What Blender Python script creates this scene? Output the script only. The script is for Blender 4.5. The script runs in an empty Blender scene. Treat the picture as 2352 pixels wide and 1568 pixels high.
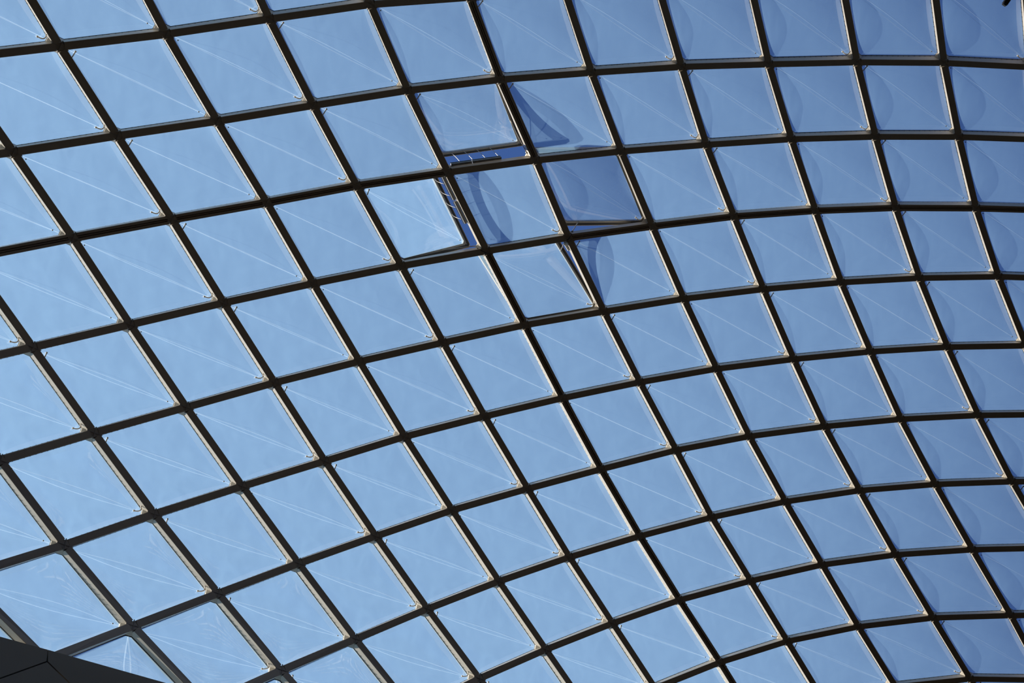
import bpy, bmesh, math, random
from mathutils import Vector, Matrix

random.seed(7)
S = bpy.context.scene
COL = S.collection

# ------------------------------------------------------------------ camera
cam_data = bpy.data.cameras.new('camera')
cam = bpy.data.objects.new('camera', cam_data)
COL.objects.link(cam)
cam.location = (0, 0, 1.6)
cam.rotation_euler = (math.radians(150), 0, 0)      # looks 60 degrees above the horizon
cam_data.sensor_width = 36
cam_data.lens = 49.092
cam_data.clip_end = 500
S.camera = cam

# ------------------------------------------------------------------ sky, sun, exposure
world = bpy.data.worlds.new('evening_sky')
S.world = world
world.use_nodes = True
wn = world.node_tree
wn.nodes.clear()
w_out = wn.nodes.new('ShaderNodeOutputWorld')
w_bg = wn.nodes.new('ShaderNodeBackground')
w_tc = wn.nodes.new('ShaderNodeTexCoord')
w_sep = wn.nodes.new('ShaderNodeSeparateXYZ')
w_map = wn.nodes.new('ShaderNodeMapRange')
w_map.inputs['From Min'].default_value = -1
w_map.inputs['From Max'].default_value = 1
w_ramp = wn.nodes.new('ShaderNodeValToRGB')
wn.links.new(w_tc.outputs['Generated'], w_sep.inputs[0])
wn.links.new(w_sep.outputs['Z'], w_map.inputs['Value'])
wn.links.new(w_map.outputs[0], w_ramp.inputs[0])
wn.links.new(w_ramp.outputs[0], w_bg.inputs['Color'])
wn.links.new(w_bg.outputs[0], w_out.inputs['Surface'])
r = w_ramp.color_ramp
r.elements[0].position = 0.0
r.elements[0].color = (0.0155, 0.012, 0.0095, 1)       # dim hall floor far below
r.elements[1].position = 1.0
r.elements[1].color = (0.046, 0.105, 0.310, 1)       # deep blue zenith
for pos, c in ((0.57, (0.0155, 0.012, 0.0095, 1)), (0.63, (0.10, 0.18, 0.36, 1)),     # town and hall walls hide the horizon
               (0.80, (0.054, 0.115, 0.320, 1))):
    e = r.elements.new(pos)
    e.color = c
w_bg.inputs['Strength'].default_value = 1.0

PITCH = math.radians(60)
def from_view(x, y, z):
    """A direction given as right / up / forward of the camera, as a world direction."""
    return Vector((x, z * math.cos(PITCH) - y * math.sin(PITCH), z * math.sin(PITCH) + y * math.cos(PITCH)))

SUN_DIR = from_view(-0.945, 0.0, 0.312).normalized()  # towards the low evening sun
sun_data = bpy.data.lights.new('sun', 'SUN')
sun_data.energy = 12.4
sun_data.color = (1.0, 0.94, 0.84)
sun_data.angle = math.radians(0.53)
sun = bpy.data.objects.new('sun', sun_data)
COL.objects.link(sun)
sun.location = SUN_DIR * 90
sun.rotation_euler = SUN_DIR.to_track_quat('Z', 'Y').to_euler()

S.view_settings.view_transform = 'Standard'
S.view_settings.look = 'None'
S.view_settings.exposure = 0.0
S.view_settings.gamma = 1.0
S.view_settings.use_curve_mapping = False
S.cycles.transparent_max_bounces = 24
S.cycles.max_bounces = 8

# ------------------------------------------------------------------ materials
def new_mat(name):
    m = bpy.data.materials.new(name)
    m.use_nodes = True
    m.node_tree.nodes.clear()
    return m, m.node_tree

def solid(name, color, rough=0.5, metal=0.0, noise=0.06, scale=6.0):
    m, t = new_mat(name)
    out = t.nodes.new('ShaderNodeOutputMaterial')
    b = t.nodes.new('ShaderNodeBsdfPrincipled')
    tc = t.nodes.new('ShaderNodeTexCoord')
    n = t.nodes.new('ShaderNodeTexNoise')
    n.inputs['Scale'].default_value = scale
    n.inputs['Detail'].default_value = 4
    mix = t.nodes.new('ShaderNodeMix')
    mix.data_type = 'RGBA'
    mix.inputs['A'].default_value = (*[c * (1 - noise) for c in color], 1)
    mix.inputs['B'].default_value = (*[min(1, c * (1 + noise)) for c in color], 1)
    t.links.new(tc.outputs['Object'], n.inputs['Vector'])
    t.links.new(n.outputs['Fac'], mix.inputs['Factor'])
    t.links.new(mix.outputs['Result'], b.inputs['Base Color'])
    b.inputs['Roughness'].default_value = rough
    b.inputs['Metallic'].default_value = metal
    t.links.new(b.outputs[0], out.inputs[0])
    return m

def film(name, base, vary, color, gloss=0.07, rough=0.035):
    """Clear ETFE foil: mostly transparent, a bluish haze that scatters sunlight, a faint sheen."""
    m, t = new_mat(name)
    out = t.nodes.new('ShaderNodeOutputMaterial')
    tr = t.nodes.new('ShaderNodeBsdfTransparent')
    tl = t.nodes.new('ShaderNodeBsdfTranslucent')
    tl.inputs['Color'].default_value = (*color, 1)
    mix = t.nodes.new('ShaderNodeMixShader')
    tc = t.nodes.new('ShaderNodeTexCoord')
    mp = t.nodes.new('ShaderNodeMapping')
    mp.inputs['Scale'].default_value = (1.0, 0.35, 1.0)
    mp.inputs['Rotation'].default_value = (0.3, 0.2, 0.9)
    n = t.nodes.new('ShaderNodeTexNoise')
    n.inputs['Scale'].default_value = 3.2
    n.inputs['Detail'].default_value = 5
    n.inputs['Roughness'].default_value = 0.62
    n.inputs['Distortion'].default_value = 1.2
    mr = t.nodes.new('ShaderNodeMapRange')
    mr.inputs['From Min'].default_value = 0.3
    mr.inputs['From Max'].default_value = 0.7
    mr.inputs['To Min'].default_value = base - vary
    mr.inputs['To Max'].default_value = base + vary
    t.links.new(tc.outputs['Object'], mp.inputs['Vector'])
    t.links.new(mp.outputs[0], n.inputs['Vector'])
    t.links.new(n.outputs['Fac'], mr.inputs['Value'])
    t.links.new(mr.outputs[0], mix.inputs[0])
    t.links.new(tr.outputs[0], mix.inputs[1])
    t.links.new(tl.outputs[0], mix.inputs[2])
    gl = t.nodes.new('ShaderNodeBsdfGlossy')
    gl.inputs['Roughness'].default_value = rough
    gl.inputs['Color'].default_value = (1, 1, 1, 1)
    df = t.nodes.new('ShaderNodeBsdfDiffuse')
    df.inputs['Color'].default_value = (*color, 1)
    sc = t.nodes.new('ShaderNodeMixShader')
    sc.inputs[0].default_value = 0.42
    t.links.new(tl.outputs[0], sc.inputs[1])
    t.links.new(df.outputs[0], sc.inputs[2])
    t.links.new(sc.outputs[0], mix.inputs[2])
    fr = t.nodes.new('ShaderNodeLayerWeight')
    fr.inputs['Blend'].default_value = 0.5
    pw = t.nodes.new('ShaderNodeMath'); pw.operation = 'POWER'; pw.inputs[1].default_value = 5.0
    ml = t.nodes.new('ShaderNodeMath'); ml.operation = 'MULTIPLY_ADD'; ml.inputs[1].default_value = 0.9; ml.inputs[2].default_value = gloss
    ml.use_clamp = True
    t.links.new(fr.outputs['Facing'], pw.inputs[0])
    t.links.new(pw.outputs[0], ml.inputs[0])
    mix2 = t.nodes.new('ShaderNodeMixShader')
    t.links.new(ml.outputs[0], mix2.inputs[0])
    t.links.new(mix.outputs[0], mix2.inputs[1])
    t.links.new(gl.outputs[0], mix2.inputs[2])
    t.links.new(mix2.outputs[0], out.inputs[0])
    return m

M_STEEL = solid('painted_steel', (0.38, 0.315, 0.235), 0.40, noise=0.04, scale=2.0)
M_SIDE = solid('pale_beam_side', (0.54, 0.49, 0.415), 0.35, noise=0.03, scale=3.0)
M_GUSSET = solid('painted_gusset', (0.55, 0.49, 0.40), 0.4, noise=0.05, scale=9.0)
M_PLATE = solid('node_plate_steel', (0.30, 0.27, 0.23), 0.6)
M_RUBBER = solid('black_rubber', (0.012, 0.012, 0.012), 0.6)
M_ALU = solid('brushed_aluminium', (0.24, 0.235, 0.22), 0.5, metal=0.4)
M_HOSE = solid('cream_plastic_hose', (0.85, 0.78, 0.68), 0.4)
M_CABLE = solid('steel_cable', (0.34, 0.31, 0.27), 0.4, metal=0.5)
M_CLAD = solid('edge_cladding', (0.26, 0.225, 0.165), 0.75, noise=0.03, scale=1.5)
M_DARK = solid('dark_fixture', (0.01, 0.01, 0.012), 0.5)
M_FILM_IN = film('inner_foil', 0.165, 0.022, (0.425, 0.71, 1.0))
M_FILM_OUT = film('outer_foil', 0.21, 0.022, (0.425, 0.71, 1.0))
M_SEAM = film('welded_seam_foil', 0.24, 0.02, (0.72, 0.86, 1.0))

# ------------------------------------------------------------------ helpers
def link(name, verts, faces, mat, origin, parent=None, smooth=False):
    """One mesh object; verts are world points, stored relative to origin (its thing's base)."""
    me = bpy.data.meshes.new(name)
    me.from_pydata([tuple(Vector(v) - origin) for v in verts], [], faces)
    me.materials.append(mat)
    if smooth:
        for pl in me.polygons:
            pl.use_smooth = True
    me.update()
    o = bpy.data.objects.new(name, me)
    COL.objects.link(o)
    if parent is None:
        o.location = origin
    else:
        o.parent = parent
    return o

def tag(o, label, cat, group=None):
    o['label'] = label
    o['category'] = cat
    if group:
        o['group'] = group

def empty(name, loc):
    o = bpy.data.objects.new(name, None)
    o.empty_display_size = 0.2
    COL.objects.link(o)
    o.location = loc
    return o

class MB:
    def __init__(self):
        self.v, self.f = [], []
    def add(self, verts, faces):
        k = len(self.v)
        self.v += [Vector(a) for a in verts]
        self.f += [tuple(i + k for i in f) for f in faces]
    def loft(self, rings, cap=True, closed=True):
        k = len(self.v); m = len(rings[0])
        for rg in rings:
            self.v += [Vector(a) for a in rg]
        for a in range(len(rings) - 1):
            for b in range(m if closed else m - 1):
                c = (b + 1) % m
                self.f.append((k + a * m + b, k + a * m + c, k + (a + 1) * m + c, k + (a + 1) * m + b))
        if cap and closed:
            self.f.append(tuple(k + b for b in reversed(range(m))))
            self.f.append(tuple(k + (len(rings) - 1) * m + b for b in range(m)))
    def box(self, c, ax, ay, az):
        """centre and three half-extent vectors"""
        vs = [c + sx * ax + sy * ay + sz * az for sz in (-1, 1) for sy in (-1, 1) for sx in (-1, 1)]
        self.add(vs, [(0, 2, 3, 1), (4, 5, 7, 6), (0, 1, 5, 4), (2, 6, 7, 3), (0, 4, 6, 2), (1, 3, 7, 5)])
    def bar(self, a, b, up, w, h):
        d = (b - a).normalized(); s = d.cross(up).normalized(); u = s.cross(d).normalized()
        self.box((a + b) / 2, (b - a) / 2, s * w / 2, u * h / 2)
    def tube(self, pts, rad, n=8):
        pts = [Vector(p) for p in pts]
        rings = []
        ref = Vector((0.3, 0.5, 0.81))
        for i, p in enumerate(pts):
            d = (pts[min(i + 1, len(pts) - 1)] - pts[max(i - 1, 0)]).normalized()
            s = d.cross(ref).normalized(); u = s.cross(d)
            rr = rad[i] if isinstance(rad, (list, tuple)) else rad
            rings.append([p + (s * math.cos(2 * math.pi * q / n) + u * math.sin(2 * math.pi * q / n)) * rr for q in range(n)])
        self.loft(rings)
    def ball(self, c, rad, n=8):
        rings = []
        for a in range(1, n):
            t = math.pi * a / n
            rings.append([c + Vector((math.sin(t) * math.cos(2 * math.pi * b / n), math.sin(t) * math.sin(2 * math.pi * b / n), math.cos(t))) * rad for b in range(n)])
        self.loft(rings)
    def build(self, name, mat, origin, parent=None, smooth=False):
        return link(name, self.v, self.f, mat, origin, parent, smooth)

def bez(a, b, c, d, n=8):
    return [a * (1 - t) ** 3 + b * 3 * t * (1 - t) ** 2 + c * 3 * t * t * (1 - t) + d * t ** 3 for t in [k / n for k in range(n + 1)]]

# ------------------------------------------------------------------ surveyed node points of the grid shell (metres, underside of steel)
NODES = {
    -2: {0: (-9.198, 4.315, 25.085), 1: (-7.456, 4.411, 26.066), 2: (-5.642, 4.441, 26.895), 3: (-3.771, 4.442, 27.586), 4: (-1.857, 4.454, 28.157)},
    -1: {-1: (-10.349, 5.990, 24.495), 0: (-8.752, 6.166, 25.692), 1: (-7.042, 6.256, 26.738), 2: (-5.232, 6.259, 27.628), 3: (-3.345, 6.232, 28.352), 4: (-1.408, 6.252, 28.918), 5: (0.542, 6.292, 29.374), 6: (2.505, 6.339, 29.744), 7: (4.483, 6.393, 30.036), 8: (6.469, 6.460, 30.250), 9: (8.460, 6.552, 30.397), 10: (10.454, 6.674, 30.484)},
    0: {-2: (-11.213, 7.580, 23.603), -1: (-9.744, 7.847, 24.936), 0: (-8.178, 8.018, 26.153), 1: (-6.495, 8.127, 27.220), 2: (-4.695, 8.120, 28.145), 3: (-2.803, 8.062, 28.910), 4: (-0.844, 8.089, 29.493), 5: (1.094, 8.117, 29.986), 6: (3.050, 8.150, 30.390), 7: (5.017, 8.205, 30.700), 8: (7.001, 8.263, 30.931), 9: (8.992, 8.347, 31.098), 10: (10.987, 8.471, 31.187), 11: (12.981, 8.617, 31.187)},
    1: {-3: (-11.952, 9.078, 22.592), -2: (-10.541, 9.426, 23.966), -1: (-9.041, 9.694, 25.257), 0: (-7.472, 9.857, 26.461), 1: (-5.786, 9.975, 27.527), 2: (-4.013, 9.993, 28.450), 3: (-2.151, 9.956, 29.226), 4: (-0.233, 9.948, 29.867), 5: (1.709, 9.978, 30.393), 6: (3.687, 9.997, 30.823), 7: (5.638, 10.055, 31.164), 8: (7.632, 10.097, 31.419), 9: (9.618, 10.175, 31.605), 10: (11.611, 10.305, 31.694), 11: (13.606, 10.447, 31.699), 12: (15.599, 10.598, 31.619)},
    2: {-3: (-11.067, 10.874, 22.616), -2: (-9.758, 11.251, 24.086), -1: (-8.287, 11.493, 25.422), 0: (-6.684, 11.664, 26.607), 1: (-4.991, 11.781, 27.661), 2: (-3.247, 11.814, 28.582), 3: (-1.370, 11.832, 29.339), 4: (0.532, 11.834, 30.007), 5: (2.435, 11.860, 30.582), 6: (4.382, 11.895, 31.053), 7: (6.369, 11.914, 31.436), 8: (8.353, 11.966, 31.714), 9: (10.330, 12.047, 31.905), 10: (12.315, 12.157, 32.003), 11: (14.307, 12.292, 31.998), 12: (16.299, 12.451, 31.894)},
    3: {-4: (-11.228, 12.044, 20.935), -3: (-10.144, 12.647, 22.501), -2: (-8.885, 13.045, 23.984), -1: (-7.432, 13.319, 25.329), 0: (-5.841, 13.489, 26.531), 1: (-4.163, 13.600, 27.590), 2: (-2.380, 13.653, 28.503), 3: (-0.553, 13.687, 29.295), 4: (1.281, 13.708, 30.012), 5: (3.224, 13.711, 30.616), 6: (5.165, 13.711, 31.150), 7: (7.140, 13.756, 31.561), 8: (9.108, 13.818, 31.866), 9: (11.079, 13.913, 32.047), 10: (13.077, 14.006, 32.118), 11: (15.076, 14.132, 32.072)},
    4: {-5: (-11.728, 13.359, 19.322), -4: (-10.475, 13.889, 20.795), -3: (-9.185, 14.392, 22.266), -2: (-7.937, 14.780, 23.732), -1: (-6.493, 15.069, 25.080), 0: (-4.924, 15.250, 26.304), 1: (-3.271, 15.383, 27.385), 2: (-1.514, 15.459, 28.325), 3: (0.302, 15.487, 29.165), 4: (2.135, 15.539, 29.892), 5: (4.045, 15.541, 30.518), 6: (6.000, 15.559, 31.033), 7: (7.948, 15.608, 31.476), 8: (9.927, 15.660, 31.802), 9: (11.916, 15.719, 31.991), 10: (13.915, 15.816, 32.022), 11: (15.910, 15.941, 31.922)},
    5: {-6: (-11.417, 14.106, 17.238), -5: (-10.514, 14.886, 18.843), -4: (-9.446, 15.518, 20.406), -3: (-8.196, 16.027, 21.914), -2: (-6.920, 16.422, 23.365), -1: (-5.472, 16.736, 24.709), 0: (-3.954, 16.976, 25.942), 1: (-2.342, 17.117, 27.077), 2: (-0.608, 17.226, 28.056), 3: (1.181, 17.288, 28.924), 4: (3.029, 17.324, 29.679), 5: (4.923, 17.342, 30.319), 6: (6.865, 17.371, 30.820), 7: (8.832, 17.400, 31.232), 8: (10.813, 17.445, 31.532), 9: (12.818, 17.491, 31.681), 10: (14.812, 17.573, 31.690), 11: (16.802, 17.691, 31.556)},
    6: {-6: (-9.913, 15.296, 16.677), -5: (-9.061, 16.152, 18.274), -4: (-8.085, 16.904, 19.853), -3: (-7.018, 17.510, 21.398), -2: (-5.755, 17.974, 22.860), -1: (-4.387, 18.340, 24.231), 0: (-2.917, 18.627, 25.501), 1: (-1.322, 18.810, 26.668), 2: (0.370, 18.966, 27.687), 3: (2.110, 19.061, 28.597), 4: (3.960, 19.070, 29.397), 5: (5.821, 19.110, 30.052), 6: (7.762, 19.143, 30.536), 7: (9.738, 19.149, 30.878), 8: (11.735, 19.171, 31.087), 9: (13.740, 19.200, 31.180), 10: (15.743, 19.259, 31.145), 11: (17.736, 19.359, 30.980)},
    7: {-5: (-7.441, 17.132, 17.604), -4: (-6.617, 18.069, 19.167), -3: (-5.669, 18.821, 20.735), -2: (-4.542, 19.408, 22.246), -1: (-3.245, 19.878, 23.665), 0: (-1.828, 20.219, 24.999), 1: (-0.286, 20.465, 26.217), 2: (1.350, 20.651, 27.306), 3: (3.074, 20.770, 28.249), 4: (4.897, 20.812, 29.044), 5: (6.808, 20.819, 29.691), 6: (8.761, 20.826, 30.166), 7: (10.737, 20.825, 30.430), 8: (12.716, 20.820, 30.540), 9: (14.721, 20.819, 30.526), 10: (16.719, 20.845, 30.413), 11: (18.707, 20.924, 30.201)},
    8: {-4: (-5.038, 19.048, 18.417), -3: (-4.220, 19.983, 19.993), -2: (-3.225, 20.749, 21.555), -1: (-2.045, 21.334, 23.059), 0: (-0.706, 21.752, 24.478), 1: (0.786, 22.077, 25.751), 2: (2.391, 22.303, 26.894), 3: (4.088, 22.436, 27.883), 4: (5.934, 22.486, 28.658), 5: (7.832, 22.484, 29.281), 6: (9.781, 22.483, 29.679), 7: (11.778, 22.459, 29.855), 8: (13.771, 22.414, 29.870), 9: (15.760, 22.356, 29.759), 10: (17.745, 22.311, 29.518)},
    9: {-2: (-1.828, 22.009, 20.860), -1: (-0.773, 22.721, 22.411), 0: (0.460, 23.268, 23.889), 1: (1.874, 23.672, 25.241), 2: (3.443, 23.938, 26.446), 3: (5.142, 24.078, 27.480), 4: (6.946, 24.133, 28.294), 5: (8.853, 24.136, 28.838), 6: (10.834, 24.100, 29.132), 7: (12.841, 24.068, 29.189), 8: (14.818, 23.987, 29.124), 9: (16.796, 23.853, 28.926)},
    10: {0: (1.647, 24.757, 23.267), 1: (2.975, 25.245, 24.686), 2: (4.488, 25.568, 25.953), 3: (6.164, 25.734, 27.027), 4: (7.981, 25.777, 27.847), 5: (9.913, 25.746, 28.363), 6: (11.896, 25.696, 28.596), 7: (13.833, 25.705, 28.562), 8: (15.819, 25.573, 28.376), 9: (17.789, 25.350, 28.050)},
    11: {3: (7.158, 27.400, 26.531), 4: (9.003, 27.404, 27.311), 5: (10.931, 27.374, 27.823), 6: (12.905, 27.339, 28.046), 7: (14.881, 27.299, 27.977), 8: (16.839, 27.146, 27.667), 9: (18.748, 26.854, 27.143)},
    12: {6: (13.925, 28.972, 27.492), 7: (15.928, 28.902, 27.411), 8: (17.878, 28.720, 27.004)},
}

P = {(i, j): Vector(v) for j, row in NODES.items() for i, v in row.items()}

W = 0.152          # beam width
H = 0.186          # depth from beam underside to foil
HC = 0.25          # full beam depth with clamp cap

def step(k, di, dj):
    a = P.get((k[0] + di, k[1] + dj))
    b = P.get((k[0] - di, k[1] - dj))
    if a is not None and b is not None:
        return (a - b) / 2
    if a is not None:
        return a - P[k]
    if b is not None:
        return P[k] - b
    return None

VIEWED = Vector((0, 0, 1.6))
NRM = {}
for k in P:
    a, b = step(k, 1, 0), step(k, 0, 1)
    if a is None or b is None:
        continue
    n = a.cross(b).normalized()
    if n.z < 0:
        n = -n
    NRM[k] = n

# which triangles and cells lie beyond the slanting edge beam at lower left
def outside(k):
    return (k[1] - k[0]) > 10
def pix(p):
    d = p - VIEWED
    x = d.x; y = -d.y * math.sin(PITCH) + d.z * math.cos(PITCH); z = d.y * math.cos(PITCH) + d.z * math.sin(PITCH)
    return 1176 + 3207.4 * x / z, 784 - 3207.4 * y / z

def span(pts, m):
    """is any of this patch of roof within the part of the hall being built"""
    q = [pix(p) for p in pts]
    return (max(a for a, _ in q) > -m and min(a for a, _ in q) < 2352 + m and
            max(b for _, b in q) > -m and min(b for _, b in q) < 1568 + m)

CELLS = []
for (i, j) in sorted(P, key=lambda t: (t[1], t[0])):
    q = [(i, j), (i + 1, j), (i + 1, j + 1), (i, j + 1)]
    if not all(a in NRM for a in q):
        continue
    if (j - i) > 10:
        continue
    if span([P[a] for a in q], 45):
        CELLS.append((i, j))
CELLSET = set(CELLS)
TRI = {(i, j) for (i, j) in CELLS if j - i == 10}

# ------------------------------------------------------------------ words for where a thing is
NUM = ['zero', 'one', 'two', 'three', 'four', 'five', 'six', 'seven', 'eight', 'nine', 'ten', 'eleven']
VENTS = {(3, 1): 'top', (2, 2): 'left', (4, 2): 'right', (3, 3): 'bottom'}
def where(i, j):
    """columns run down to the right, rows rise to the right; counted from the closed middle cushion"""
    di, dj = i - 3, j - 2
    parts = []
    if di:
        parts.append('%s %s' % (NUM[abs(di)], 'right' if di > 0 else 'left'))
    if dj:
        parts.append('%s %s' % (NUM[abs(dj)], 'down' if dj > 0 else 'up'))
    return ', '.join(parts)
VNAME = {(3, 1): 'upper open vent', (2, 2): 'left open vent', (4, 2): 'right open vent', (3, 3): 'lower open vent'}
def cell_phrase(i, j):
    if (i, j) == (3, 2):
        return 'closed cushion amid the four open vents'
    if (i, j) in VNAME:
        return 'the ' + VNAME[(i, j)]
    return 'cushion ' + where(i, j) + ' from the vent-ringed one'

# ------------------------------------------------------------------ steel beams
def rail(k1, k2):
    """double rails along the pinwheel of movement joints"""
    (i1, j1), (i2, j2) = k1, k2
    if i1 == i2:
        return (i1 == 4 and j1 < 2) or (i1 == 3 and j1 >= 3)
    return (j1 == 2 and i1 < 3) or (j1 == 3 and i1 >= 4)

def frame_at(k, d):
    n = NRM[k]
    w = d.cross(n).normalized()
    return n, w

def profile(split):
    if not split:
        c = 0.006
        hw = W / 2
        return [(-hw, c), (-hw + c, 0), (hw - c, 0), (hw, c), (hw, H), (hw - 0.02, H + 0.012), (hw - 0.02, HC), (-hw + 0.02, HC), (-hw + 0.02, H + 0.012), (-hw, H)]
    hw = W / 2 + 0.008
    g = 0.07
    return [(-hw, 0.004), (-hw + 0.004, 0), (-0.030, 0), (-0.030, g), (-0.012, g), (-0.012, 0.012), (0.010, 0.012), (0.010, g), (0.030, g), (0.030, 0),
            (hw - 0.004, 0), (hw, 0.004), (hw, H), (hw - 0.02, H + 0.012), (hw - 0.02, HC), (-hw + 0.02, HC), (-hw + 0.02, H + 0.012), (-hw, H)]

def beam(k1, k2, label, group):
    a, b = P[k1], P[k2]
    d = (b - a).normalized()
    split = rail(k1, k2)
    prof = profile(split)
    rings = []
    inset = W / 2 + 0.008
    for k, p, s in ((k1, a, 1), (k2, b, -1)):
        n, w = frame_at(k, d)
        u = w.cross(n)
        o = p + d * (s * inset)
        rings.append([o + w * x + n * y for x, y in prof])
    mb = MB()
    mb.loft(rings)
    o = mb.build('grooved_steel_beam' if split else 'steel_beam', M_STEEL, (a + b) / 2)
    o.data.materials.append(M_SIDE)                 # the two upright sides are coloured paler than the underside
    m = len(prof)
    sides = [q for q in range(m) if abs(prof[q][0] - prof[(q + 1) % m][0]) < 1e-6 and abs(prof[q][1] - prof[(q + 1) % m][1]) > 0.15]
    for q in sides:
        o.data.polygons[q].material_index = 1
    tag(o, label, 'beam', group)
    o['kind'] = 'thing'
    return o

EDGES = {}
for (i, j) in CELLS:
    tri = (i, j) in TRI
    es = [((i, j), (i + 1, j), 'above'), ((i + 1, j), (i + 1, j + 1), 'right of')]
    if not tri:
        es += [((i, j + 1), (i + 1, j + 1), 'below'), ((i, j), (i, j + 1), 'left of')]
    for k1, k2, side in es:
        EDGES.setdefault((k1, k2), []).append(((i, j), side))
for (k1, k2), users in sorted(EDGES.items(), key=lambda t: (t[0][0][1], t[0][0][0])):
    if not span([P[k1], P[k2]], 30):
        continue
    pick = None
    for c, side in users:                       # prefer naming by the cushion the beam borders above / on the left
        if side in ('above', 'left of'):
            pick = (c, side)
    if pick is None:
        pick = users[0]
    (ci, cj), side = pick
    split = rail(k1, k2)
    kind = 'grooved dark beam' if split else 'dark beam'
    beam(k1, k2, '%s %s %s' % (kind, side, cell_phrase(ci, cj)),
         ('grooved beams of the movement joint' if split else
          ('beams rising to the right' if k1[1] == k2[1] else 'beams running down to the right')))

# ------------------------------------------------------------------ nodes where four beams meet
USED = set()
for (k1, k2) in EDGES:
    if span([P[k1], P[k2]], 30):
        USED.add(k1); USED.add(k2)

def node(k, label):
    p = P[k]; n = NRM[k]
    a = step(k, 1, 0).normalized(); b = step(k, 0, 1).normalized()
    a = (a - n * a.dot(n)).normalized(); b = (b - n * b.dot(n)).normalized()
    wa = (b - a * b.dot(a)).normalized(); wb = (a - b * a.dot(b)).normalized()
    sn = a.cross(b).length
    e = (W / 2 + 0.004) / sn
    ex = 0.012
    root = empty('steel_node', p)
    tag(root, label, 'joint', 'cross joints of the roof grid')
    hub = MB()
    ring = [(-1, -1), (1, -1), (1, 1), (-1, 1)]
    hub.loft([[p + (a * sx + b * sy) * e + n * h for sx, sy in ring] for h in (0.001, HC - 0.01)])
    hub.build('hub', M_STEEL, p, root)
    # four sloping corner gussets that chamfer the corners of the openings
    for sx, sy in ring:
        c = (a * sx + b * sy) * (e - 0.002)
        L = 0.085
        pb = p + c + n * 0.02
        t0 = p + c + n * H
        t1 = p + c + a * sx * L + n * H
        t2 = p + c + b * sy * L + n * H
        m1 = p + c + a * sx * L + n * (H - 0.05)
        m2 = p + c + b * sy * L + n * (H - 0.05)
        g = MB()
        g.add([pb, t0, t1, t2, m1, m2], [(1, 2, 3), (0, 4, 2, 1), (0, 1, 3, 5), (4, 5, 3, 2), (0, 5, 4)])
        g.build('corner_gusset', M_GUSSET, p, root)
    # two thin splice plates crossing under the hub
    for s in (1, -1):
        d = (a * s + b).normalized()
        L = (e * (a * s + b)).length + 0.022
        mb = MB()
        side = d.cross(n).normalized()
        mb.box(p + n * 0.004, d * L, side * 0.007, n * 0.012)
        mb.build('splice_plate', M_PLATE, p, root)

for k in sorted(USED, key=lambda t: (t[1], t[0])):
    if k not in NRM or outside(k) or (k[1] - k[0]) == 10:
        continue
    i, j = k
    for c, name in (((i, j), 'top-left'), ((i - 1, j - 1), 'bottom-right'), ((i - 1, j), 'top-right'), ((i, j - 1), 'bottom-left')):
        if c in CELLSET and c not in TRI or c in TRI and name == 'top-right':
            node(k, 'joint at %s of %s' % (name, cell_phrase(*c)))
            break

# ------------------------------------------------------------------ cushions
def corners(i, j):
    ks = [(i, j), (i + 1, j), (i + 1, j + 1), (i, j + 1)]
    base = [P[k] + NRM[k] * H for k in ks]
    out = []
    for q in range(4):
        o = base[q]; e1 = (base[(q + 1) % 4] - o).normalized(); e2 = (base[(q - 1) % 4] - o).normalized()
        sn = e1.cross(e2).length
        g = (W / 2 - 0.002) / sn
        out.append(o + (e1 + e2) * g)
    n = (NRM[ks[0]] + NRM[ks[1]] + NRM[ks[2]] + NRM[ks[3]]).normalized()
    return out, n

RISE_IN, RISE_OUT = 0.145, 0.19
LIFT = 0.33        # opening angle of the vents
N = 16
class Patch:
    """a pillow patch; u runs left to right, v runs top to bottom; turn = optional opening about one edge"""
    def __init__(self, c, n, turn=None, lift=0.0):
        self.c, self.n = c, n
        self.R = None
        if turn:
            ends = {'top': (0, 1), 'left': (0, 3), 'right': (1, 2), 'bottom': (3, 2)}[turn]
            o = c[ends[0]]; ax = (c[ends[1]] - o).normalized()
            mid = (c[0] + c[1] + c[2] + c[3]) / 4
            for sg in (1, -1):
                R = Matrix.Translation(o) @ Matrix.Rotation(sg * lift, 4, ax) @ Matrix.Translation(-o)
                if (R @ mid - mid).dot(n) > 0:
                    self.R = R
            self.n2 = (self.R.to_3x3() @ n).normalized()
        else:
            self.n2 = n
    def at(self, u, v, h=0.0):
        c = self.c
        p = (c[0] * (1 - u) + c[1] * u) * (1 - v) + (c[3] * (1 - u) + c[2] * u) * v + self.n * h
        return self.R @ p if self.R else p
    def pillow(self, u, v, rise, off=0.0):
        s = max(0.0, 16 * u * (1 - u) * v * (1 - v)) ** 0.85
        return self.at(u, v, rise * s + off)

def grid_film(pt, rise, name, mat, origin, parent, inv=False):
    vs, fs = [], []
    for b in range(N + 1):
        for a in range(N + 1):
            # finer steps near the edges
            u = 0.5 - 0.5 * math.cos(math.pi * a / N); v = 0.5 - 0.5 * math.cos(math.pi * b / N)
            vs.append(pt.pillow(u, v, rise))
    for b in range(N):
        for a in range(N):
            q = b * (N + 1) + a
            fs.append((q, q + 1, q + N + 2, q + N + 1))
    return link(name, vs, fs, mat, origin, parent, smooth=True)

def seam_strip(pt, rise, sgn, origin, parent, tri=False):
    m = 28
    vs, fs = [], []
    wdt = 0.0025
    for q in range(m + 1):
        t = 0.012 + 0.976 * q / m
        for s in (-1, 1):
            vs.append(pt.pillow(t + s * wdt, t - s * wdt, rise, sgn * 0.004))
        if q:
            k = 2 * q
            fs.append((k - 2, k - 1, k + 1, k))
    return link('weld_seam', vs, fs, M_SEAM, origin, parent, smooth=True)

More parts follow.
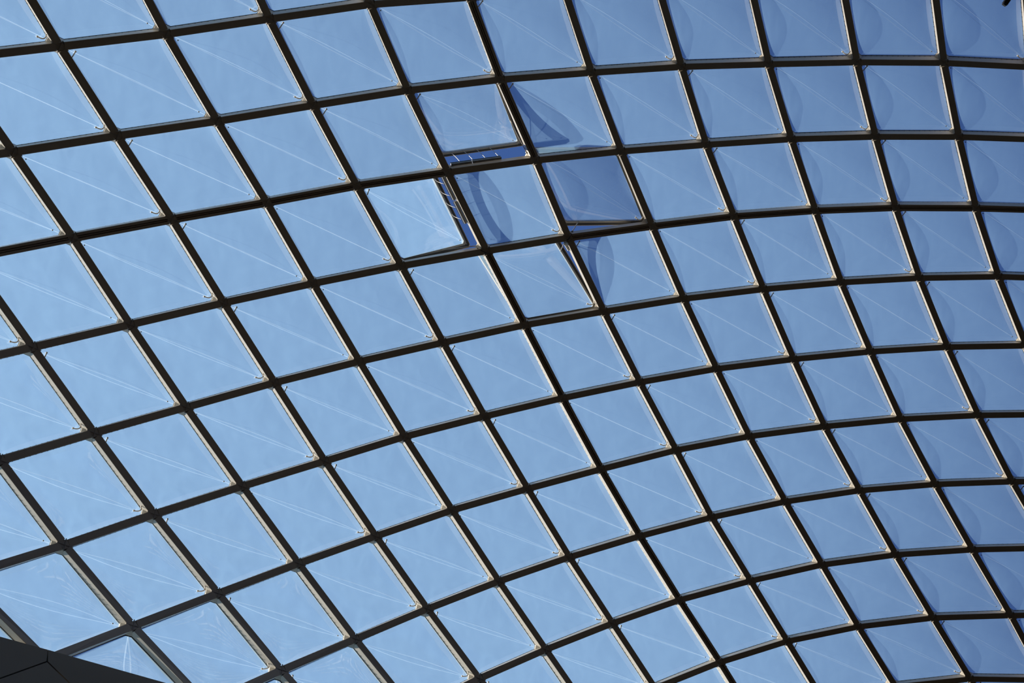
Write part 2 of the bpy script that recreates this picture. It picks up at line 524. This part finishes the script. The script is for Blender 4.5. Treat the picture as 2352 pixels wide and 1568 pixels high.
def ring_outline(pt, cut, off=0.0, h=0.0):
    """octagon around the opening; cut = chamfer as a fraction of an edge, off = inset fraction"""
    a, b = off, 1 - off
    pts = [(a + cut, a), (b - cut, a), (b, a + cut), (b, b - cut), (b - cut, b), (a + cut, b), (a, b - cut), (a, a + cut)]
    return [pt.at(u, v, h) for u, v in pts]

def gasket(pt, origin, parent, teeth=True):
    mb = MB()
    o1 = ring_outline(pt, 0.045, 0.0, -0.008); i1 = ring_outline(pt, 0.0445, 0.0048, -0.008)
    o2 = ring_outline(pt, 0.045, 0.0, 0.008); i2 = ring_outline(pt, 0.0445, 0.0048, 0.008)
    k = 0
    mb.v = o1 + i1 + i2 + o2
    for a in range(8):
        b = (a + 1) % 8
        mb.f += [(a, b, 8 + b, 8 + a), (8 + a, 8 + b, 16 + b, 16 + a), (16 + a, 16 + b, 24 + b, 24 + a), (24 + a, 24 + b, b, a)]
    if teeth:                       # clamp screws along the four sides
        for s in range(4):
            for q in range(13):
                t = 0.1 + 0.8 * q / 12
                u, v = ((t, 0.005), (0.995, t), (t, 0.995), (0.005, t))[s]
                c = pt.at(u, v, -0.018)
                e = pt.at(min(1, u + 0.01), v, -0.018) - c
                f = pt.at(u, min(1, v + 0.01), -0.018) - c
                e = e.normalized() if e.length > 1e-6 else (c - pt.at(u - 0.01, v, -0.018)).normalized()
                f = f.normalized() if f.length > 1e-6 else (c - pt.at(u, v - 0.01, -0.018)).normalized()
                mb.box(c, e * 0.006, f * 0.006, pt.n2 * 0.008)
    return mb.build('clamp_gasket', M_RUBBER, origin, parent)

def hose_and_valve(pt, i, origin, parent, kind):
    mb = MB()
    n = pt.n2
    if kind == 'hook':              # curved hose at the bottom-right corner
        a = pt.pillow(0.905, 0.93, -RISE_IN)
        b = pt.at(0.995, 0.905, -0.075)
        m = pt.at(0.93, 0.965, -0.09); m2 = pt.at(0.97, 0.955, -0.10)
        pts = bez(a - n * 0.01, m, m2, b)
        vpos = (0.045, 0.075)
    else:                           # short stalk at the top-left corner
        a = pt.pillow(0.085, 0.055, -RISE_IN)
        b = pt.at(0.006, 0.105, -0.10)
        m = pt.at(0.06, 0.07, -0.055); m2 = pt.at(0.03, 0.092, -0.085)
        pts = bez(a - n * 0.01, m, m2, b)
        vpos = (0.925, 0.925)
    mb.tube(pts, 0.0115)
    h = mb.build('air_hose', M_HOSE, origin, parent, True)
    cap = MB(); cap.ball(pts[0], 0.021); cap.build('hose_fitting', M_HOSE, origin, h, True)
    v = MB()
    c = pt.pillow(vpos[0], vpos[1], -RISE_IN, -0.004)
    e = (pt.at(0.6, 0.5) - pt.at(0.5, 0.5)).normalized(); f = n.cross(e).normalized()
    v.loft([[c + (e * math.cos(math.pi * q / 5) + f * math.sin(math.pi * q / 5)) * 0.013 + n * hh for q in range(10)] for hh in (-0.006, 0.004)])
    v.build('valve', M_PLATE, origin, parent)

def cushion(i, j):
    c, n = corners(i, j)
    turn = VENTS.get((i, j))
    pt = Patch(c, n, turn, LIFT)
    mid = pt.at(0.5, 0.5)
    root = empty('open_roof_vent' if turn else 'air_cushion', mid)
    if turn:
        lab = {(3, 1): 'tilted-open clear vent above the closed middle cushion, gap with thin cables along its bottom',
               (2, 2): 'tilted-open clear vent left of the closed middle cushion, cable gap down its right side',
               (4, 2): 'tilted-open clear vent right of the closed middle cushion, wedge gap below it',
               (3, 3): 'tilted-open clear vent below the closed middle cushion, wedge gap on its right'}[(i, j)]
        tag(root, lab, 'roof vent', 'four open vents around the middle cushion')
    elif (i, j) == (3, 2):
        tag(root, 'closed clear cushion ringed by the four tilted-open vents, vent shadow on its left half', 'roof cushion', 'clear cushions of the roof')
    else:
        tag(root, 'clear cushion, %s from the closed one ringed by open vents' % where(i, j), 'roof cushion', 'clear cushions of the roof')
    if turn:
        vent_frame(pt, mid, root)
    else:
        gasket(pt, mid, root)
    fi = grid_film(pt, -RISE_IN, 'inner_foil', M_FILM_IN, mid, root)
    seam_strip(pt, -RISE_IN, -1, mid, fi)
    fo = grid_film(pt, RISE_OUT, 'outer_foil', M_FILM_OUT, mid, root)
    seam_strip(pt, RISE_OUT, 1, mid, fo)
    kind = 'hook' if i % 2 else 'stalk'
    if (i, j) == (3, 1): kind = 'stalk'
    if (i, j) in ((4, 2),): kind = 'hook'
    hose_and_valve(pt, i, mid, root, kind)

def vent_frame(pt, origin, parent):
    """the lifted flap: slim aluminium frame around the cushion with a deep black rubber skirt"""
    def band(o_in, o_out, h0, h1):
        mb = MB()
        A = ring_outline(pt, 0.03, o_in, h0); B = ring_outline(pt, 0.036, o_out, h0)
        C = ring_outline(pt, 0.036, o_out, h1); D = ring_outline(pt, 0.03, o_in, h1)
        mb.v = A + B + C + D
        for a in range(8):
            b = (a + 1) % 8
            mb.f += [(a, b, 8 + b, 8 + a), (8 + a, 8 + b, 16 + b, 16 + a), (16 + a, 16 + b, 24 + b, 24 + a), (24 + a, 24 + b, b, a)]
        return mb
    band(0.022, -0.002, -0.015, 0.05).build('flap_frame', M_ALU, origin, parent)
    band(-0.002, -0.040, 0.0, 0.08).build('rubber_skirt', M_RUBBER, origin, parent)
    band(-0.040, -0.050, 0.01, 0.09).build('outer_lip', M_STEEL, origin, parent)

def tri_cushion(i, j):
    """half cushion against the edge beam: corners top-left, top-right, bottom-right"""
    c, n = corners(i, j)
    pt = Patch(c, n)
    mid = pt.at(0.62, 0.38)
    root = empty('triangular_air_cushion', mid)
    tag(root, {(-5, 5): 'tiny triangular cushion at the left edge, above the dark edge beam',
               (-4, 6): 'largest triangular cushion on the dark edge beam in the lower-left corner',
               (-3, 7): 'sliver of triangular cushion at the bottom edge, right of the larger triangular one'}[(i, j)], 'roof cushion', 'triangular cushions along the edge beam')
    def film_t(rise, name, mat):
        vs, fs, ids = [], [], {}
        for a in range(N + 1):
            for b in range(a + 1):
                u, v = a / N, b / N
                l1, l2, l3 = 1 - u, u - v, v
                s = max(0.0, 27 * l1 * l2 * l3) ** 0.85
                ids[(a, b)] = len(vs)
                vs.append(pt.at(u, v, rise * s))
        for a in range(N):
            for b in range(a + 1):
                fs.append((ids[(a, b)], ids[(a + 1, b)], ids[(a + 1, b + 1)]))
                if b < a:
                    fs.append((ids[(a, b)], ids[(a + 1, b + 1)], ids[(a, b + 1)]))
        return link(name, vs, fs, mat, mid, root, True)
    def seam_t(rise, sgn, par):
        vs, fs = [], []
        m = 20
        for q in range(m + 1):
            t = 0.02 + 0.96 * q / m
            u0, v0 = 1 - 0.5 * t, 0.5 * t
            for s in (-1, 1):
                u, v = u0 + s * 0.0045, v0 + s * 0.0045
                sv = max(0.0, 27 * (1 - u) * (u - v) * v) ** 0.85
                vs.append(pt.at(u, v, rise * sv + sgn * 0.004))
            if q:
                k = 2 * q
                fs.append((k - 2, k - 1, k + 1, k))
        link('weld_seam', vs, fs, M_SEAM, mid, par, True)
    seam_t(-RISE_IN * 0.7, -1, film_t(-RISE_IN * 0.7, 'inner_foil', M_FILM_IN))
    seam_t(RISE_OUT * 0.7, 1, film_t(RISE_OUT * 0.7, 'outer_foil', M_FILM_OUT))
    mb = MB()
    out = [(0, 0), (0.955, 0), (1, 0.045), (1, 1)]
    ins = [(0.02, 0.008), (0.951, 0.008), (0.992, 0.049), (0.992, 0.98)]
    for a in range(3):
        qs = [out[a], out[a + 1], ins[a + 1], ins[a]]
        mb.add([pt.at(u, v, -0.012) for u, v in qs] + [pt.at(u, v, 0.012) for u, v in qs],
               [(0, 1, 2, 3), (4, 7, 6, 5), (0, 4, 5, 1), (1, 5, 6, 2), (2, 6, 7, 3), (3, 7, 4, 0)])
    mb.build('clamp_gasket', M_RUBBER, mid, root)

for (i, j) in CELLS:
    if (i, j) in TRI:
        tri_cushion(i, j)
    else:
        cushion(i, j)

# ------------------------------------------------------------------ vent openers
def cable_opener(cell, label):
    """motor rail on the beam with four bowed cables up to the lifted frame"""
    c, n = corners(*cell)
    flat = Patch(c, n); up = Patch(c, n, VENTS[cell], LIFT)
    if cell == (3, 1):
        F = lambda t, s, h: flat.at(t, 1 - s, h); U = lambda t, s, h: up.at(t, 1 - s, h)
        segs = ((0.05, 0.30), (0.31, 0.66)); ts = (0.13, 0.285, 0.44, 0.60)
    else:
        F = lambda t, s, h: flat.at(1 - s, t, h); U = lambda t, s, h: up.at(1 - s, t, h)
        segs = ((0.03, 0.34), (0.36, 0.66)); ts = (0.09, 0.25, 0.41, 0.57)
    org = F(0.35, 0.03, 0.0)
    root = empty('vent_opener', org)
    tag(root, label, 'vent opener', 'cable openers of the vents')
    for a, b in segs:
        mb = MB()
        mb.bar(F(a, 0.024, -0.02), F(b, 0.024, -0.02), n, 0.05, 0.07)
        r_ = mb.build('rail_housing', M_ALU, org, root)
        mb = MB()
        mb.bar(F(a, 0.051, -0.035), F(b, 0.051, -0.035), n, 0.010, 0.02)
        mb.build('rail_lip', M_RUBBER, org, r_)
    for t in ts:
        p0 = F(t + 0.045, 0.03, 0.01); p3 = U(t, 0.01, -0.015)
        m1 = p0 + (p3 - p0) * 0.35 - n * 0.03 + (F(0.5, 0.10, 0) - F(0.5, 0.0, 0)) * 0.3
        m2 = p0 + (p3 - p0) * 0.7 - n * 0.05 + (F(0.5, 0.10, 0) - F(0.5, 0.0, 0)) * 0.35
        mb = MB(); mb.tube(bez(p0, m1, m2, p3), 0.0055, 6)
        mb.build('cable', M_CABLE, org, root, True)
cable_opener((3, 1), 'two-piece grey opener rail with four cables at bottom gap of the upper open vent')
cable_opener((2, 2), 'two-piece pale opener rail with four cables in right gap of the left open vent')

def stay(a, b, label, rad=0.011, bow=None):
    mb = MB()
    pts = [a + (b - a) * t / 6 + ((bow or Vector()) * math.sin(math.pi * t / 6)) for t in range(7)]
    root = empty('vent_stay', a)
    tag(root, label, 'stay rod', 'stay rods of the vents')
    mb.tube(pts, rad, 8)
    mb.build('rod', M_CABLE, a, root, True)
    e = MB(); e.ball(a, 0.028); e.build('pivot', M_ALU, a, root, True)
    e = MB(); e.ball(b, 0.022); e.build('pivot', M_ALU, a, root, True)

def pair(cell):
    c, n = corners(*cell)
    return Patch(c, n), Patch(c, n, VENTS[cell], LIFT), n
fl, up, n = pair((2, 2))
stay(fl.at(0.985, 0.975, -0.03), up.at(0.60, 0.99, 0.0), 'pale straight rod from the corner joint to bottom edge of the left open vent')
fl, up, n = pair((3, 1))
stay(fl.at(0.985, 0.95, -0.03), up.at(0.985, 0.60, 0.0), 'thin bowed rod beside right edge of the upper open vent', 0.009, n * 0.04)
fl, up, n = pair((4, 2))
stay(fl.at(0.05, 0.99, -0.04), up.at(0.19, 0.985, 0.0), 'short dark strut at left end of the gap below the right open vent')
fl, up, n = pair((3, 3))
stay(fl.at(0.985, 0.03, -0.04), up.at(0.985, 0.17, 0.0), 'short dark strut at top end of the gap beside the lower open vent')

# little bright motor bracket seen in the top of the lower vent's gap
a = fl.at(0.975, 0.05, -0.05); b = fl.at(0.985, 0.15, -0.05)
mb = MB(); mb.bar(a, b, n, 0.05, 0.03)
o = mb.build('bracket', solid('bright_zinc', (0.75, 0.75, 0.74), 0.4), (a + b) / 2)
tag(o, 'small bright metal bracket in the top of the gap beside the lower open vent', 'bracket')

def loose_cable(pts, label):
    mb = MB(); mb.tube(pts, 0.009, 6)
    o = mb.build('loose_cable', M_RUBBER, pts[0], None, True)
    tag(o, label, 'cable', 'loose black cables at the vent joints')
k = (3, 3)
q = P[k]; nn = NRM[k]; a = step(k, 1, 0).normalized(); b = step(k, 0, 1).normalized()
loose_cable(bez(q - a * 0.17 - b * 0.10 + nn * 0.05, q - a * 0.12 - b * 0.02 - nn * 0.05, q + a * 0.02 + b * 0.10 - nn * 0.05, q + a * 0.11 + b * 0.09 + nn * 0.03),
            'black cable looping under the joint at bottom-right corner of the left open vent')
k = (4, 3)
q = P[k]; nn = NRM[k]; a = step(k, 1, 0).normalized(); b = step(k, 0, 1).normalized()
loose_cable(bez(q - a * 0.12 + b * 0.12 + nn * 0.10, q - a * 0.08 + b * 0.04 - nn * 0.05, q + a * 0.02 + b * 0.02 - nn * 0.06, q + a * 0.10 - b * 0.11 + nn * 0.05),
            'black cable crossing the joint between the right and lower open vents')

# ------------------------------------------------------------------ slanting edge beam at lower left
def loc(k, al, be, h=0.0):
    a, b = step(k, 1, 0), step(k, 0, 1)
    if k == (-4, 6):
        a = P[(-3, 6)] - P[k]; b = P[k] - P[(-4, 5)]
    return P[k] + a * al + b * be + NRM[k] * h
K = (-4, 6)
root = empty('edge_beam', P[K])
root['kind'] = 'thing'
tag(root, 'broad dark clad edge beam cutting across the lower-left corner of the roof', 'beam')
ol, orr = (0.062, -0.078), (0.069, -0.078)
def prism(poly, n, h0, h1, name, mat):
    mb = MB()
    mb.loft([[p + n * h0 for p in poly], [p + n * h1 for p in poly]])
    return mb.build(name, mat, P[K], root)
nk = NRM[K]
T0 = loc(K, 0.069, -0.0716)
aK = P[(-3, 6)] - P[K]; bK = P[K] - P[(-4, 5)]
eL = P[(-5, 5)] + aK * 0.075 - bK * 0.075
eR = P[(-3, 7)] + aK * 0.069 - bK * 0.0716
fL = P[(-5, 5)] - aK * 0.55 + bK * 0.55
fR = P[(-3, 7)] - aK * 0.55 + bK * 0.55
F0 = P[K] - aK * 0.55 + bK * 0.55
G = P[K] - aK * 0.028 + bK * 0.028
prism([T0, G, G + (fL - F0) * 1.0, eL], nk, 0.0, 0.30, 'core', M_RUBBER)
prism([T0, eR, G + (fR - F0) * 1.0, G], nk, 0.0, 0.30, 'core', M_RUBBER)
g = 0.006
prism([T0 - (eR - T0) * 0.0008, eL, G - aK * 1.1 - bK * 0.03, G - aK * g * 0.4 - bK * g], nk, -0.03, 0.28, 'cladding_panel', M_CLAD)
prism([T0 + (eR - T0) * 0.0008, G + aK * g + bK * g * 0.4, G + bK * 1.1 + aK * 0.03, eR], nk, -0.03, 0.28, 'cladding_panel', M_CLAD)
prism([G - aK * g + bK * g, G - aK * 1.1 - bK * 0.018, G - aK * 1.1 + bK * 1.1, G + bK * 1.1 + aK * 0.018], nk, -0.028, 0.28, 'cladding_panel', M_CLAD)

# ------------------------------------------------------------------ dark lamp housing poking in at the top right
k = (9, 0)
n = NRM[k]
A = P[(9, 0)] + step(k, 1, 0) * 0.765 - step(k, 0, 1) * 0.02 - NRM[k] * 0.35
ux = from_view(0.83, -0.56, 0.0); uy = from_view(0.56, 0.83, 0.0); uz = from_view(0, 0, 1)
root = empty('lamp_housing', A)
tag(root, 'corner of a small dark lamp housing at the top-right edge of the picture', 'lamp')
for s1, s2, nm, m in ((0.11, 0.30, 'housing', M_DARK), (0.085, 0.02, 'front_rim', M_RUBBER)):
    mb = MB()
    cut = 0.012
    off = 0.0 if nm == 'housing' else -0.17
    ring = []
    hw = s1 / 2
    prof = [(-hw, -hw + cut), (-hw + cut, -hw), (hw - cut, -hw), (hw, -hw + cut), (hw, hw - cut), (hw - cut, hw), (-hw + cut, hw), (-hw, hw - cut)]
    mb.loft([[A + ux * (x + 0.0) + uz * y + uy * t for x, y in prof] for t in (off - s2 / 2 + 0.0, off + s2 / 2)])
    mb.build(nm, m, A, root)
mb = MB()
mb.tube([A + uy * 0.14, A + uy * 0.2 + n * 0.1, P[(9, 0)] + step(k, 1, 0) * 0.78 - n * 0.0], 0.012)
mb.build('hanger_rod', M_DARK, A, root, True)
